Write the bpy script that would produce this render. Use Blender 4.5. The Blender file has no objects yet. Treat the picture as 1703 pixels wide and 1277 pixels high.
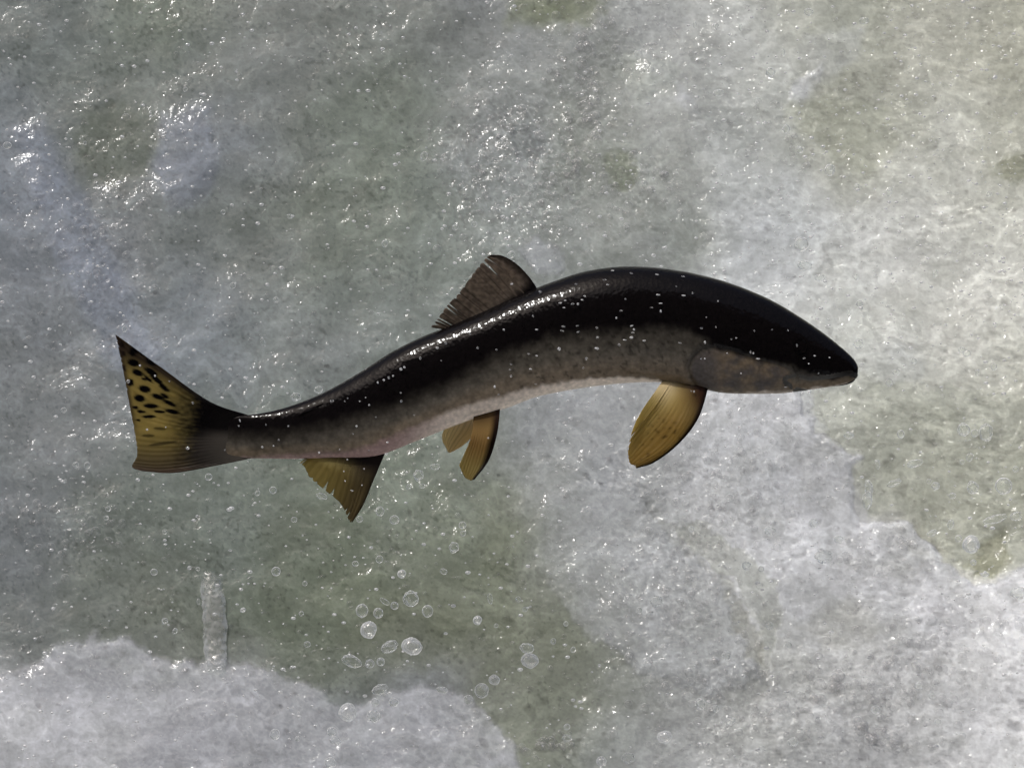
import bpy, math, random
import numpy as np
from mathutils import Matrix, Vector

R = math.radians
scene = bpy.context.scene
col = scene.collection
random.seed(7)
rng = np.random.default_rng(11)

# ------------------------------------------------------------------ camera
PW, PH = 1703.0, 1277.0
DIST = 2.6                      # metres from the lens to the leaping fish
FRAME = 0.824                   # metres across the frame at the fish
PITCH = R(15)
UP = Vector((0, math.sin(PITCH), math.cos(PITCH)))
BACK = Vector((0, -math.cos(PITCH), math.sin(PITCH)))
RIGHT = Vector((1, 0, 0))
CAM = Vector((0, -2.5, 1.9))
ROT = Matrix((RIGHT, UP, BACK)).transposed()
cam_data = bpy.data.cameras.new('camera')
cam = bpy.data.objects.new('camera', cam_data)
col.objects.link(cam)
cam.matrix_world = Matrix.Translation(CAM) @ ROT.to_4x4()
cam_data.sensor_width = 36
cam_data.lens = 36 * DIST / FRAME
cam_data.clip_start = 0.05
cam_data.clip_end = 200
scene.camera = cam
S = FRAME / PW                  # metres per unit of layout at the fish

# ------------------------------------------------------------------ sky, sun, exposure
L_cam = Vector((-0.36, 0.80, 0.48)).normalized()
L = ROT @ L_cam
elev = math.asin(L.z)
azim = math.atan2(L.x, L.y)
world = bpy.data.worlds.new('World')
scene.world = world
world.use_nodes = True
wn = world.node_tree
sky = wn.nodes.new('ShaderNodeTexSky')
sky.sky_type = 'NISHITA'
sky.sun_disc = False
sky.sun_elevation = elev
sky.sun_rotation = azim
sky.dust_density = 5.0
sky.air_density = 0.8
sky.ozone_density = 0.6
bg = wn.nodes['Background']
bg.inputs['Strength'].default_value = 0.15
wn.links.new(sky.outputs['Color'], bg.inputs['Color'])
sun_data = bpy.data.lights.new('sun', 'SUN')
sun_data.energy = 2.0
sun_data.angle = R(0.5)
sun_data.color = (1.0, 0.98, 0.95)
sun = bpy.data.objects.new('sun', sun_data)
col.objects.link(sun)
sun.rotation_euler = L.to_track_quat('Z', 'Y').to_euler()
sun.location = (-1, 0, 4)
scene.view_settings.view_transform = 'Standard'
scene.view_settings.look = 'None'
scene.view_settings.gamma = 1
scene.view_settings.exposure = -0.10
scene.cycles.transparent_max_bounces = 64

# ------------------------------------------------------------------ helpers
def lin(c):
    c = np.asarray(c, float) / 255.0
    return np.where(c <= 0.04045, c / 12.92, ((c + 0.055) / 1.055) ** 2.4)

_perm = rng.permutation(1024)
_ang = rng.random(1024) * 2 * np.pi
_gx, _gy = np.cos(_ang), np.sin(_ang)
def noise(x, y, seed=0):
    xi = np.floor(x).astype(np.int64); yi = np.floor(y).astype(np.int64)
    xf = x - xi; yf = y - yi
    u = xf * xf * xf * (xf * (xf * 6 - 15) + 10); v = yf * yf * yf * (yf * (yf * 6 - 15) + 10)
    def g(ix, iy, dx, dy):
        h = _perm[(_perm[(ix + seed * 131) & 1023] + iy + seed * 57) & 1023]
        return _gx[h] * dx + _gy[h] * dy
    a = g(xi, yi, xf, yf); b = g(xi + 1, yi, xf - 1, yf)
    c = g(xi, yi + 1, xf, yf - 1); d = g(xi + 1, yi + 1, xf - 1, yf - 1)
    return ((a + u * (b - a)) + v * ((c + u * (d - c)) - (a + u * (b - a)))) * 1.5
def fbm(x, y, octs=4, seed=0, gain=0.5):
    s = 0; amp = 1.0; f = 1.0
    for o in range(octs):
        s = s + amp * noise(x * f, y * f, seed + o * 3); amp *= gain; f *= 2.03
    return s
def sstep(a, b, x):
    t = np.clip((x - a) / (b - a), 0, 1)
    return t * t * (3 - 2 * t)
def cells(x, y, size, seed=0):
    """domed bubbles, one per jittered cell: (height 0..1, random id)"""
    gx = x / size; gy = y / size
    xi = np.floor(gx).astype(np.int64); yi = np.floor(gy).astype(np.int64)
    best = np.zeros_like(x); ident = np.zeros_like(x); near = np.full(x.shape, 9.0)
    for dx in (-1, 0, 1):
        for dy in (-1, 0, 1):
            ix = xi + dx; iy = yi + dy
            h = _perm[(_perm[(ix + seed * 31) & 1023] + iy) & 1023]
            h2 = _perm[(h + 377) & 1023]; h3 = _perm[(h2 + 91) & 1023]
            cx = ix + h / 1023.0; cy = iy + h2 / 1023.0
            r = 0.30 + 0.40 * (h3 / 1023.0) ** 2
            d = np.sqrt((gx - cx) ** 2 + (gy - cy) ** 2) / r
            z = np.sqrt(np.clip(1 - d * d, 0, 1)) * r / 0.7
            near = np.minimum(near, d)
            m = z > best
            best = np.where(m, z, best); ident = np.where(m, h3 / 1023.0, ident)
    # the white froth wall round each bubble, doubling as painted crescents of refracted light
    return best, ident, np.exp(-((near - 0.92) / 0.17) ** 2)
def sdf(x, y, poly):
    """signed distance to a polygon, positive inside"""
    p = np.asarray(poly, float); n = len(p)
    d = np.full(x.shape, 1e18); ins = np.zeros(x.shape, bool)
    for i in range(n):
        ax, ay = p[i]; bx, by = p[(i + 1) % n]
        ex, ey = bx - ax, by - ay
        t = np.clip(((x - ax) * ex + (y - ay) * ey) / (ex * ex + ey * ey + 1e-9), 0, 1)
        d = np.minimum(d, (x - ax - t * ex) ** 2 + (y - ay - t * ey) ** 2)
        c = ((ay > y) != (by > y)) & (x < (bx - ax) * (y - ay) / (by - ay + 1e-12) + ax)
        ins ^= c
    d = np.sqrt(d)
    return np.where(ins, d, -d)
def ellipse(cx, cy, rx, ry, a=0, n=20):
    a = R(a); out = []
    for k in range(n):
        t = 2 * math.pi * k / n
        ex, ey = rx * math.cos(t), ry * math.sin(t)
        out.append((cx + ex * math.cos(a) - ey * math.sin(a), cy + ex * math.sin(a) + ey * math.cos(a)))
    return out

def make_mesh(name, verts, faces, mat=None, colors=None, smooth=True, extra=None):
    me = bpy.data.meshes.new(name)
    verts = np.asarray(verts, np.float32); faces = np.asarray(faces, np.int32)
    k = faces.shape[1]
    me.vertices.add(len(verts)); me.vertices.foreach_set('co', verts.ravel())
    me.loops.add(faces.size); me.loops.foreach_set('vertex_index', faces.ravel())
    me.polygons.add(len(faces))
    me.polygons.foreach_set('loop_start', np.arange(0, faces.size, k, dtype=np.int32))
    me.polygons.foreach_set('use_smooth', np.full(len(faces), smooth, bool))
    me.update(calc_edges=True); me.validate()
    if colors is not None:
        at = me.color_attributes.new('tint', 'FLOAT_COLOR', 'POINT')
        c = np.ones((len(verts), 4), np.float32); c[:, :3] = colors
        at.data.foreach_set('color', c.ravel())
    for nm, arr in (extra or {}).items():
        arr = np.asarray(arr, np.float32)
        if arr.ndim == 2:
            at = me.attributes.new(nm, 'FLOAT_VECTOR', 'POINT'); at.data.foreach_set('vector', arr.ravel())
        else:
            at = me.attributes.new(nm, 'FLOAT', 'POINT'); at.data.foreach_set('value', arr)
    if mat: me.materials.append(mat)
    return me
def link(name, me, parent=None, label=None, cat=None, group=None, kind=None):
    o = bpy.data.objects.new(name, me); col.objects.link(o)
    if parent: o.parent = parent
    if label: o['label'] = label
    if cat: o['category'] = cat
    if group: o['group'] = group
    if kind: o['kind'] = kind
    return o
def new_mat(name):
    m = bpy.data.materials.new(name); m.use_nodes = True
    nt = m.node_tree; return m, nt, nt.nodes['Principled BSDF']
def nd(nt, t, **kw):
    n = nt.nodes.new(t)
    for k, v in kw.items(): setattr(n, k, v)
    return n

# ------------------------------------------------------------------ materials
def water_material():
    m, nt, p = new_mat('frothing_water')
    a = nd(nt, 'ShaderNodeAttribute', attribute_name='tint')
    tc = nd(nt, 'ShaderNodeTexCoord')
    n1 = nd(nt, 'ShaderNodeTexNoise'); n1.inputs['Scale'].default_value = 420; n1.inputs['Detail'].default_value = 4
    nt.links.new(tc.outputs['Object'], n1.inputs['Vector'])
    mp = nd(nt, 'ShaderNodeMapRange'); mp.inputs['From Min'].default_value = 0.25; mp.inputs['From Max'].default_value = 0.75
    mp.inputs['To Min'].default_value = 0.91; mp.inputs['To Max'].default_value = 1.09
    nt.links.new(n1.outputs['Fac'], mp.inputs['Value'])
    mul = nd(nt, 'ShaderNodeVectorMath', operation='SCALE')
    nt.links.new(a.outputs['Color'], mul.inputs[0]); nt.links.new(mp.outputs['Result'], mul.inputs['Scale'])
    nt.links.new(mul.outputs['Vector'], p.inputs['Base Color'])
    # the body of aerated water scatters softly; the clear rippled skin above it only reflects
    rn = nd(nt, 'ShaderNodeAttribute', attribute_name='ripple')
    n2 = nd(nt, 'ShaderNodeTexNoise'); n2.inputs['Scale'].default_value = 330; n2.inputs['Detail'].default_value = 2
    nt.links.new(tc.outputs['Object'], n2.inputs['Vector'])
    b = nd(nt, 'ShaderNodeBump'); b.inputs['Strength'].default_value = 0.5; b.inputs['Distance'].default_value = 0.0008
    nt.links.new(n2.outputs['Fac'], b.inputs['Height']); nt.links.new(rn.outputs['Vector'], b.inputs['Normal'])
    nt.links.new(b.outputs['Normal'], p.inputs['Coat Normal'])
    p.inputs['Coat Weight'].default_value = 1.0
    p.inputs['Coat Roughness'].default_value = 0.11
    p.inputs['Coat IOR'].default_value = 1.27
    p.inputs['Roughness'].default_value = 0.6
    p.inputs['Specular IOR Level'].default_value = 0.0
    p.subsurface_method = 'BURLEY'
    p.inputs['Subsurface Weight'].default_value = 0.6
    p.inputs['Subsurface Radius'].default_value = (1, 1, 1)
    p.inputs['Subsurface Scale'].default_value = 0.0045
    return m
def drop_material(name, through, rim, body, fade=False):
    """a drop: mostly lets light straight through, part bends it, bright at the rim"""
    m, nt, p = new_mat(name)
    out = nt.nodes['Material Output']
    tr = nd(nt, 'ShaderNodeBsdfTransparent'); tr.inputs['Color'].default_value = (0.98, 0.99, 0.98, 1)
    rf = nd(nt, 'ShaderNodeBsdfGlass'); rf.inputs['IOR'].default_value = 1.33; rf.inputs['Roughness'].default_value = 0.03
    gl = nd(nt, 'ShaderNodeBsdfGlossy'); gl.inputs['Roughness'].default_value = 0.16
    df = nd(nt, 'ShaderNodeBsdfDiffuse'); df.inputs['Color'].default_value = (0.95, 0.96, 0.97, 1)
    m1 = nd(nt, 'ShaderNodeMixShader'); m1.inputs[0].default_value = 1 - through
    nt.links.new(tr.outputs[0], m1.inputs[1]); nt.links.new(rf.outputs[0], m1.inputs[2])
    tl = nd(nt, 'ShaderNodeBsdfTranslucent'); tl.inputs['Color'].default_value = (0.95, 0.96, 0.97, 1)
    dt = nd(nt, 'ShaderNodeMixShader'); dt.inputs[0].default_value = 0.5
    nt.links.new(df.outputs[0], dt.inputs[1]); nt.links.new(tl.outputs[0], dt.inputs[2])
    m2 = nd(nt, 'ShaderNodeMixShader'); m2.inputs[0].default_value = 0.75
    nt.links.new(gl.outputs[0], m2.inputs[1]); nt.links.new(dt.outputs[0], m2.inputs[2])
    lw = nd(nt, 'ShaderNodeLayerWeight'); lw.inputs['Blend'].default_value = 0.5
    pw = nd(nt, 'ShaderNodeMath', operation='POWER'); pw.inputs[1].default_value = 2.6
    ad = nd(nt, 'ShaderNodeMath', operation='MULTIPLY_ADD'); ad.inputs[1].default_value = rim; ad.inputs[2].default_value = body
    nt.links.new(lw.outputs['Facing'], pw.inputs[0]); nt.links.new(pw.outputs[0], ad.inputs[0])
    mx = nd(nt, 'ShaderNodeMixShader')
    dens = ad.outputs[0]
    if fade:
        at = nd(nt, 'ShaderNodeAttribute', attribute_name='dense'); mu = nd(nt, 'ShaderNodeMath', operation='MULTIPLY')
        nt.links.new(ad.outputs[0], mu.inputs[0]); nt.links.new(at.outputs['Fac'], mu.inputs[1]); dens = mu.outputs[0]
    nt.links.new(dens, mx.inputs[0]); nt.links.new(m1.outputs[0], mx.inputs[1]); nt.links.new(m2.outputs[0], mx.inputs[2])
    nt.links.new(mx.outputs[0], out.inputs['Surface'])
    return m
def film_material():
    m, nt, p = new_mat('bubble_film')
    out = nt.nodes['Material Output']
    tr = nd(nt, 'ShaderNodeBsdfTransparent'); tr.inputs['Color'].default_value = (0.97, 0.97, 0.97, 1)
    gl = nd(nt, 'ShaderNodeBsdfGlossy'); gl.inputs['Roughness'].default_value = 0.08
    df = nd(nt, 'ShaderNodeBsdfDiffuse'); df.inputs['Color'].default_value = (0.93, 0.93, 0.93, 1)
    tl = nd(nt, 'ShaderNodeBsdfTranslucent'); tl.inputs['Color'].default_value = (0.95, 0.95, 0.95, 1)
    dt = nd(nt, 'ShaderNodeMixShader'); dt.inputs[0].default_value = 0.5
    nt.links.new(df.outputs[0], dt.inputs[1]); nt.links.new(tl.outputs[0], dt.inputs[2])
    lw = nd(nt, 'ShaderNodeLayerWeight'); lw.inputs['Blend'].default_value = 0.35
    pw = nd(nt, 'ShaderNodeMath', operation='POWER'); pw.inputs[1].default_value = 2.2
    ad = nd(nt, 'ShaderNodeMath', operation='MULTIPLY_ADD'); ad.inputs[1].default_value = 0.75; ad.inputs[2].default_value = 0.07
    nt.links.new(lw.outputs['Facing'], pw.inputs[0]); nt.links.new(pw.outputs[0], ad.inputs[0])
    m0 = nd(nt, 'ShaderNodeMixShader'); m0.inputs[0].default_value = 0.72
    nt.links.new(gl.outputs[0], m0.inputs[1]); nt.links.new(dt.outputs[0], m0.inputs[2])
    mx = nd(nt, 'ShaderNodeMixShader')
    nt.links.new(ad.outputs[0], mx.inputs[0]); nt.links.new(tr.outputs[0], mx.inputs[1]); nt.links.new(m0.outputs[0], mx.inputs[2])
    nt.links.new(mx.outputs[0], out.inputs['Surface'])
    return m
def skin_material():
    m, nt, p = new_mat('fish_skin')
    a = nd(nt, 'ShaderNodeAttribute', attribute_name='tint')
    tc = nd(nt, 'ShaderNodeTexCoord')
    n1 = nd(nt, 'ShaderNodeTexNoise'); n1.inputs['Scale'].default_value = 260; n1.inputs['Detail'].default_value = 3
    nt.links.new(tc.outputs['Object'], n1.inputs['Vector'])
    mp = nd(nt, 'ShaderNodeMapRange'); mp.inputs['To Min'].default_value = 0.65; mp.inputs['To Max'].default_value = 1.35
    nt.links.new(n1.outputs['Fac'], mp.inputs['Value'])
    mul = nd(nt, 'ShaderNodeVectorMath', operation='SCALE')
    nt.links.new(a.outputs['Color'], mul.inputs[0]); nt.links.new(mp.outputs['Result'], mul.inputs['Scale'])
    v = nd(nt, 'ShaderNodeTexVoronoi'); v.inputs['Scale'].default_value = 330
    nt.links.new(tc.outputs['Object'], v.inputs['Vector'])
    sc = nd(nt, 'ShaderNodeMapRange'); sc.inputs['From Max'].default_value = 0.8; sc.inputs['To Min'].default_value = 1.1; sc.inputs['To Max'].default_value = 0.84
    nt.links.new(v.outputs['Distance'], sc.inputs['Value'])
    mul2 = nd(nt, 'ShaderNodeVectorMath', operation='SCALE')
    nt.links.new(mul.outputs['Vector'], mul2.inputs[0]); nt.links.new(sc.outputs['Result'], mul2.inputs['Scale'])
    nt.links.new(mul2.outputs['Vector'], p.inputs['Base Color'])
    n3 = nd(nt, 'ShaderNodeTexNoise'); n3.inputs['Scale'].default_value = 70; n3.inputs['Detail'].default_value = 3
    nt.links.new(tc.outputs['Object'], n3.inputs['Vector'])
    ma = nd(nt, 'ShaderNodeMath', operation='MULTIPLY_ADD'); ma.inputs[1].default_value = 0.25
    nt.links.new(v.outputs['Distance'], ma.inputs[0]); nt.links.new(n3.outputs['Fac'], ma.inputs[2])
    b = nd(nt, 'ShaderNodeBump'); b.inputs['Strength'].default_value = 0.28; b.inputs['Distance'].default_value = 0.002
    nt.links.new(ma.outputs[0], b.inputs['Height']); nt.links.new(b.outputs['Normal'], p.inputs['Normal'])
    p.inputs['Roughness'].default_value = 0.12
    p.inputs['Specular IOR Level'].default_value = 0.20
    p.inputs['IOR'].default_value = 1.36
    return m
def fin_material():
    m, nt, p = new_mat('fin_membrane')
    out = nt.nodes['Material Output']
    a = nd(nt, 'ShaderNodeAttribute', attribute_name='tint')
    nt.links.new(a.outputs['Color'], p.inputs['Base Color'])
    p.inputs['Roughness'].default_value = 0.25
    p.inputs['Specular IOR Level'].default_value = 0.25
    t = nd(nt, 'ShaderNodeBsdfTranslucent'); nt.links.new(a.outputs['Color'], t.inputs['Color'])
    mx = nd(nt, 'ShaderNodeMixShader')
    th = nd(nt, 'ShaderNodeAttribute', attribute_name='thin'); nt.links.new(th.outputs['Fac'], mx.inputs[0])
    nt.links.new(p.outputs[0], mx.inputs[1]); nt.links.new(t.outputs[0], mx.inputs[2])
    nt.links.new(mx.outputs[0], out.inputs['Surface'])
    return m
WATER = water_material(); CLEAR = drop_material('clear_water', 0.75, 1.1, 0.05); MILKY = drop_material('aerated_water', 0.8, 0.8, 0.30); BEAD = drop_material('bead_water', 0.5, 0.5, 0.5); BEAD2 = drop_material('faint_bead_water', 0.5, 0.5, 0.16); FILM = film_material()
JET = drop_material('jet_water', 0.95, 0.06, 0.38, True); SKIN = skin_material(); FIN = fin_material()

# ------------------------------------------------------------------ water face
# layout units: 1 unit = FRAME/1703 m at the fish; the water face is a steep chute 0.45 m behind it
W0 = DIST + 0.45
NC = np.array((0.0, 0.30, 0.954)); NC /= np.linalg.norm(NC)
Ucam = np.array(ROT)            # columns are the camera axes
def water_point(x, y, h):
    """point on the chute for layout position x, y raised h units along its normal (world)"""
    rx = (x - PW / 2) * S / DIST; ry = -(y - PH / 2) * S / DIST
    d = (NC[2] * W0) / (NC[2] - ry * NC[1])
    hh = h * S * (W0 / DIST)
    c = np.stack((rx * d + NC[0] * hh, ry * d + NC[1] * hh, -d + NC[2] * hh), -1)
    return c @ Ucam.T + np.array(CAM)

ctrl = [  # place and tone of the water: its air and green, with dimmer light on the left painted in
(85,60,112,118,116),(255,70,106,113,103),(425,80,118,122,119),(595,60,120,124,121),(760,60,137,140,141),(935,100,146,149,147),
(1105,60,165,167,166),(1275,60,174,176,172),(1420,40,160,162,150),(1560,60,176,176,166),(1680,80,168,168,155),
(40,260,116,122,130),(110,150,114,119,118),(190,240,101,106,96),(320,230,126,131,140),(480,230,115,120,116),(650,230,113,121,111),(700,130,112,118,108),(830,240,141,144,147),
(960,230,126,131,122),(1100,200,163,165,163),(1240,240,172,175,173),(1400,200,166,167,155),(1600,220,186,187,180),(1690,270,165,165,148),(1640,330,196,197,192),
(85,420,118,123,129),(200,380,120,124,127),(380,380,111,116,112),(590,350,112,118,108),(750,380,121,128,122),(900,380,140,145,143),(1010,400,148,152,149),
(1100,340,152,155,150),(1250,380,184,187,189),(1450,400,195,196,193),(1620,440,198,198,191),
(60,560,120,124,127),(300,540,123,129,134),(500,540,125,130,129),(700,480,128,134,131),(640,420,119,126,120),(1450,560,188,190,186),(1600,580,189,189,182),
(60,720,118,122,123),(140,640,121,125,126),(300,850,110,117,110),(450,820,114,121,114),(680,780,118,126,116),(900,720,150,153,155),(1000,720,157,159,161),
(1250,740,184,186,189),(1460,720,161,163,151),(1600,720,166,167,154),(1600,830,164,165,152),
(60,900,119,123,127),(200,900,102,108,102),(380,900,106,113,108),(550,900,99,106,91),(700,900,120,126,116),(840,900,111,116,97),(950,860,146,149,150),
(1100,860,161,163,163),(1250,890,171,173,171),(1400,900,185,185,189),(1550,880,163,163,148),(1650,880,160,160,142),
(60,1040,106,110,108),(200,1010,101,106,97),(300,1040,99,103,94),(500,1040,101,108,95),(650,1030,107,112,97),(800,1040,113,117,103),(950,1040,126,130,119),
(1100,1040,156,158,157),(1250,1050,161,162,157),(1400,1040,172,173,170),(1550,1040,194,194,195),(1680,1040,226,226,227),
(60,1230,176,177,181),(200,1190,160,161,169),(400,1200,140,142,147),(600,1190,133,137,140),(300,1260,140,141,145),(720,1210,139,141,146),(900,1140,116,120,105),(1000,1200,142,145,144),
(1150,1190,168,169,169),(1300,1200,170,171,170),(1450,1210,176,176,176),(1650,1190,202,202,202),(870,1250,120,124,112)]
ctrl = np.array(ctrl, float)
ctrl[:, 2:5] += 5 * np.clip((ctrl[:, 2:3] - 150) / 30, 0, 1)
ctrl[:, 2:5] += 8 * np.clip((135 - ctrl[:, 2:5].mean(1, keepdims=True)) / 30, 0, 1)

# sharp edged sheets of froth and clear pools: polygon, colour (left froth toned down for its weaker light), strength, lift, edge softness
mound = [(-120,1190),(0,1130),(55,1102),(100,1070),(150,1058),(215,1063),(250,1085),(300,1098),(345,1100),(400,1098),(440,1116),(490,1133),(530,1146),
         (570,1172),(600,1166),(660,1146),(740,1140),(780,1160),(820,1195),(850,1240),(880,1300),(900,1500),(-120,1500)]
ledge = [(1150,600),(1335,640),(1337,688),(1356,694),(1360,716),(1384,738),(1405,752),(1432,757),(1418,780),(1424,850),(1442,868),(1470,858),(1512,866),
         (1552,906),(1592,948),(1622,967),(1655,968),(1690,946),(1800,915),(1900,1000),(1900,1500),(1330,1500),(1300,1300),(1262,1060),(1222,985),
         (1190,955),(1132,908),(1096,872),(1052,810),(1046,740),(1062,690)]
tongue = [(885,840),(950,800),(1048,790),(1096,872),(1132,910),(1190,957),(1222,990),(1256,1060),(1262,1130),(1180,1160),(1070,1120),(960,1040),(900,960),(872,900)]
lobes = [
 (mound, (168,169,174), 0.78, 3, 9), (ledge, (192,193,196), 0.80, 4, 4), (tongue, (163,165,167), 0.7, 2.5, 7),
 (ellipse(905,432,40,25,28), (160,163,166), 0.8, 2, 6),
 ([(1308,174),(1326,130),(1345,112),(1366,108),(1364,136),(1345,160),(1322,172)], (186,188,189), 0.8, 2, 4),
 ([(1030,78),(1085,84),(1112,118),(1152,170),(1168,205),(1140,190),(1105,140),(1062,108)], (172,174,175), 0.7, 2, 7),
 ([(20,215),(70,200),(120,300),(190,420),(250,560),(330,700),(300,760),(180,600),(90,420)], (124,130,141), 0.7, 4, 18),
 ([(268,190),(345,180),(365,260),(350,330),(285,350),(255,280)], (127,132,142), 0.65, 3, 14),
 ([(1345,160),(1420,100),(1440,55),(1400,40),(1330,60)], (178,180,178), 0.55, 1.5, 10),
 (ellipse(1660,1030,85,55,-20), (226,226,228), 0.75, 2, 30), (ellipse(1565,1010,60,40,25), (204,204,207), 0.6, 2, 22), (ellipse(1690,1190,70,70,0), (212,212,214), 0.6, 2, 30),
 (ellipse(70,1245,170,80,-8), (184,185,189), 0.7, 2, 34), (ellipse(1250,760,90,60,40), (192,194,197), 0.6, 1, 30),
 (ellipse(1470,600,70,36,12), (190,192,189), 0.6, 1, 10),
]
pools = [
 ([(1350,655),(1500,640),(1703,660),(1790,800),(1700,932),(1655,960),(1622,958),(1592,938),(1552,896),(1512,856),(1470,848),(1442,858),(1430,842),(1427,785),(1440,757),(1408,743),(1386,728),(1364,708)], (168,170,159), 0.6, -1, 5),
 ([(1100,866),(1140,903),(1195,950),(1230,984),(1264,1050),(1277,1110),(1304,1040),(1292,970),(1240,915),(1180,875)], (157,159,153), 0.6, -1, 5),
 ([(842,35),(850,8),(870,-30),(1000,-60),(1000,10),(972,42),(935,46),(895,38)], (118,123,103), 0.7, -1, 20),
 (ellipse(1031,283,29,34,10), (124,129,115), 0.75, -1, 10), (ellipse(1130,382,42,46,0), (150,154,150), 0.8, -1, 6),
 (ellipse(1212,208,46,26,20), (160,163,160), 0.65, -1, 9), (ellipse(1075,125,52,40,30), (150,154,148), 0.6, -1, 10),
 ([(128,225),(140,185),(190,168),(250,188),(264,222),(246,275),(215,298),(150,302),(128,268)], (106,111,103), 0.75, -1, 16),
 (ellipse(880,240,30,24,70), (130,134,134), 0.75, -3, 6), ([(1310,175),(1365,160),(1480,180),(1500,230),(1440,290),(1380,265),(1330,215)], (162,164,150), 0.6, -1, 14),
 ([(1642,268),(1703,255),(1760,270),(1750,300),(1690,296),(1650,288)], (142,143,126), 0.75, -1, 12),
 ([(1600,930),(1670,880),(1676,930),(1650,962),(1620,960)], (138,138,116), 0.6, -3, 12),
 (ellipse(500,880,70,42,-10), (106,111,100), 0.4, -1, 18), (ellipse(680,1050,110,60,-12), (114,118,103), 0.4, -1, 22), (ellipse(560,1110,80,36,18), (108,113,103), 0.35, -1, 20),
 ([(1210,985),(1262,1070),(1275,1120),(1245,1090),(1215,1020)], (150,150,142), 0.6, -2, 8), (ellipse(1400,1040,60,42,-10), (163,163,158), 0.5, -1, 18),
 (ellipse(830,870,26,60,5), (118,122,108), 0.4, -1, 24),
]
# areas where the froth stands up in round bubbles (centre, size, strength)
bubbly = [(840,240,90,70,1.0),(960,150,60,120,0.8),(890,330,130,60,0.9),(1220,800,120,110,1.0),(1120,960,90,90,0.8),(1500,1130,120,80,1.0),(1380,1180,150,80,0.8),
          (1600,1060,90,60,0.7),(1200,1150,120,90,0.7),(1050,50,100,60,0.5),(1050,300,60,60,0.6),(1440,930,60,50,0.8),(120,880,120,60,0.5),(150,420,90,120,0.35)]

def spaced(lo, hi, step):
    inner = np.arange(lo, hi + step, step)
    out = []; s = step; v = inner[-1]
    while v < hi + 2600:
        s *= 1.06; v += s; out.append(v)
    lft = []; s = step; v = inner[0]
    while v > lo - 2600:
        s *= 1.06; v -= s; lft.append(v)
    return np.array(lft[::-1] + list(inner) + out)

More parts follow.
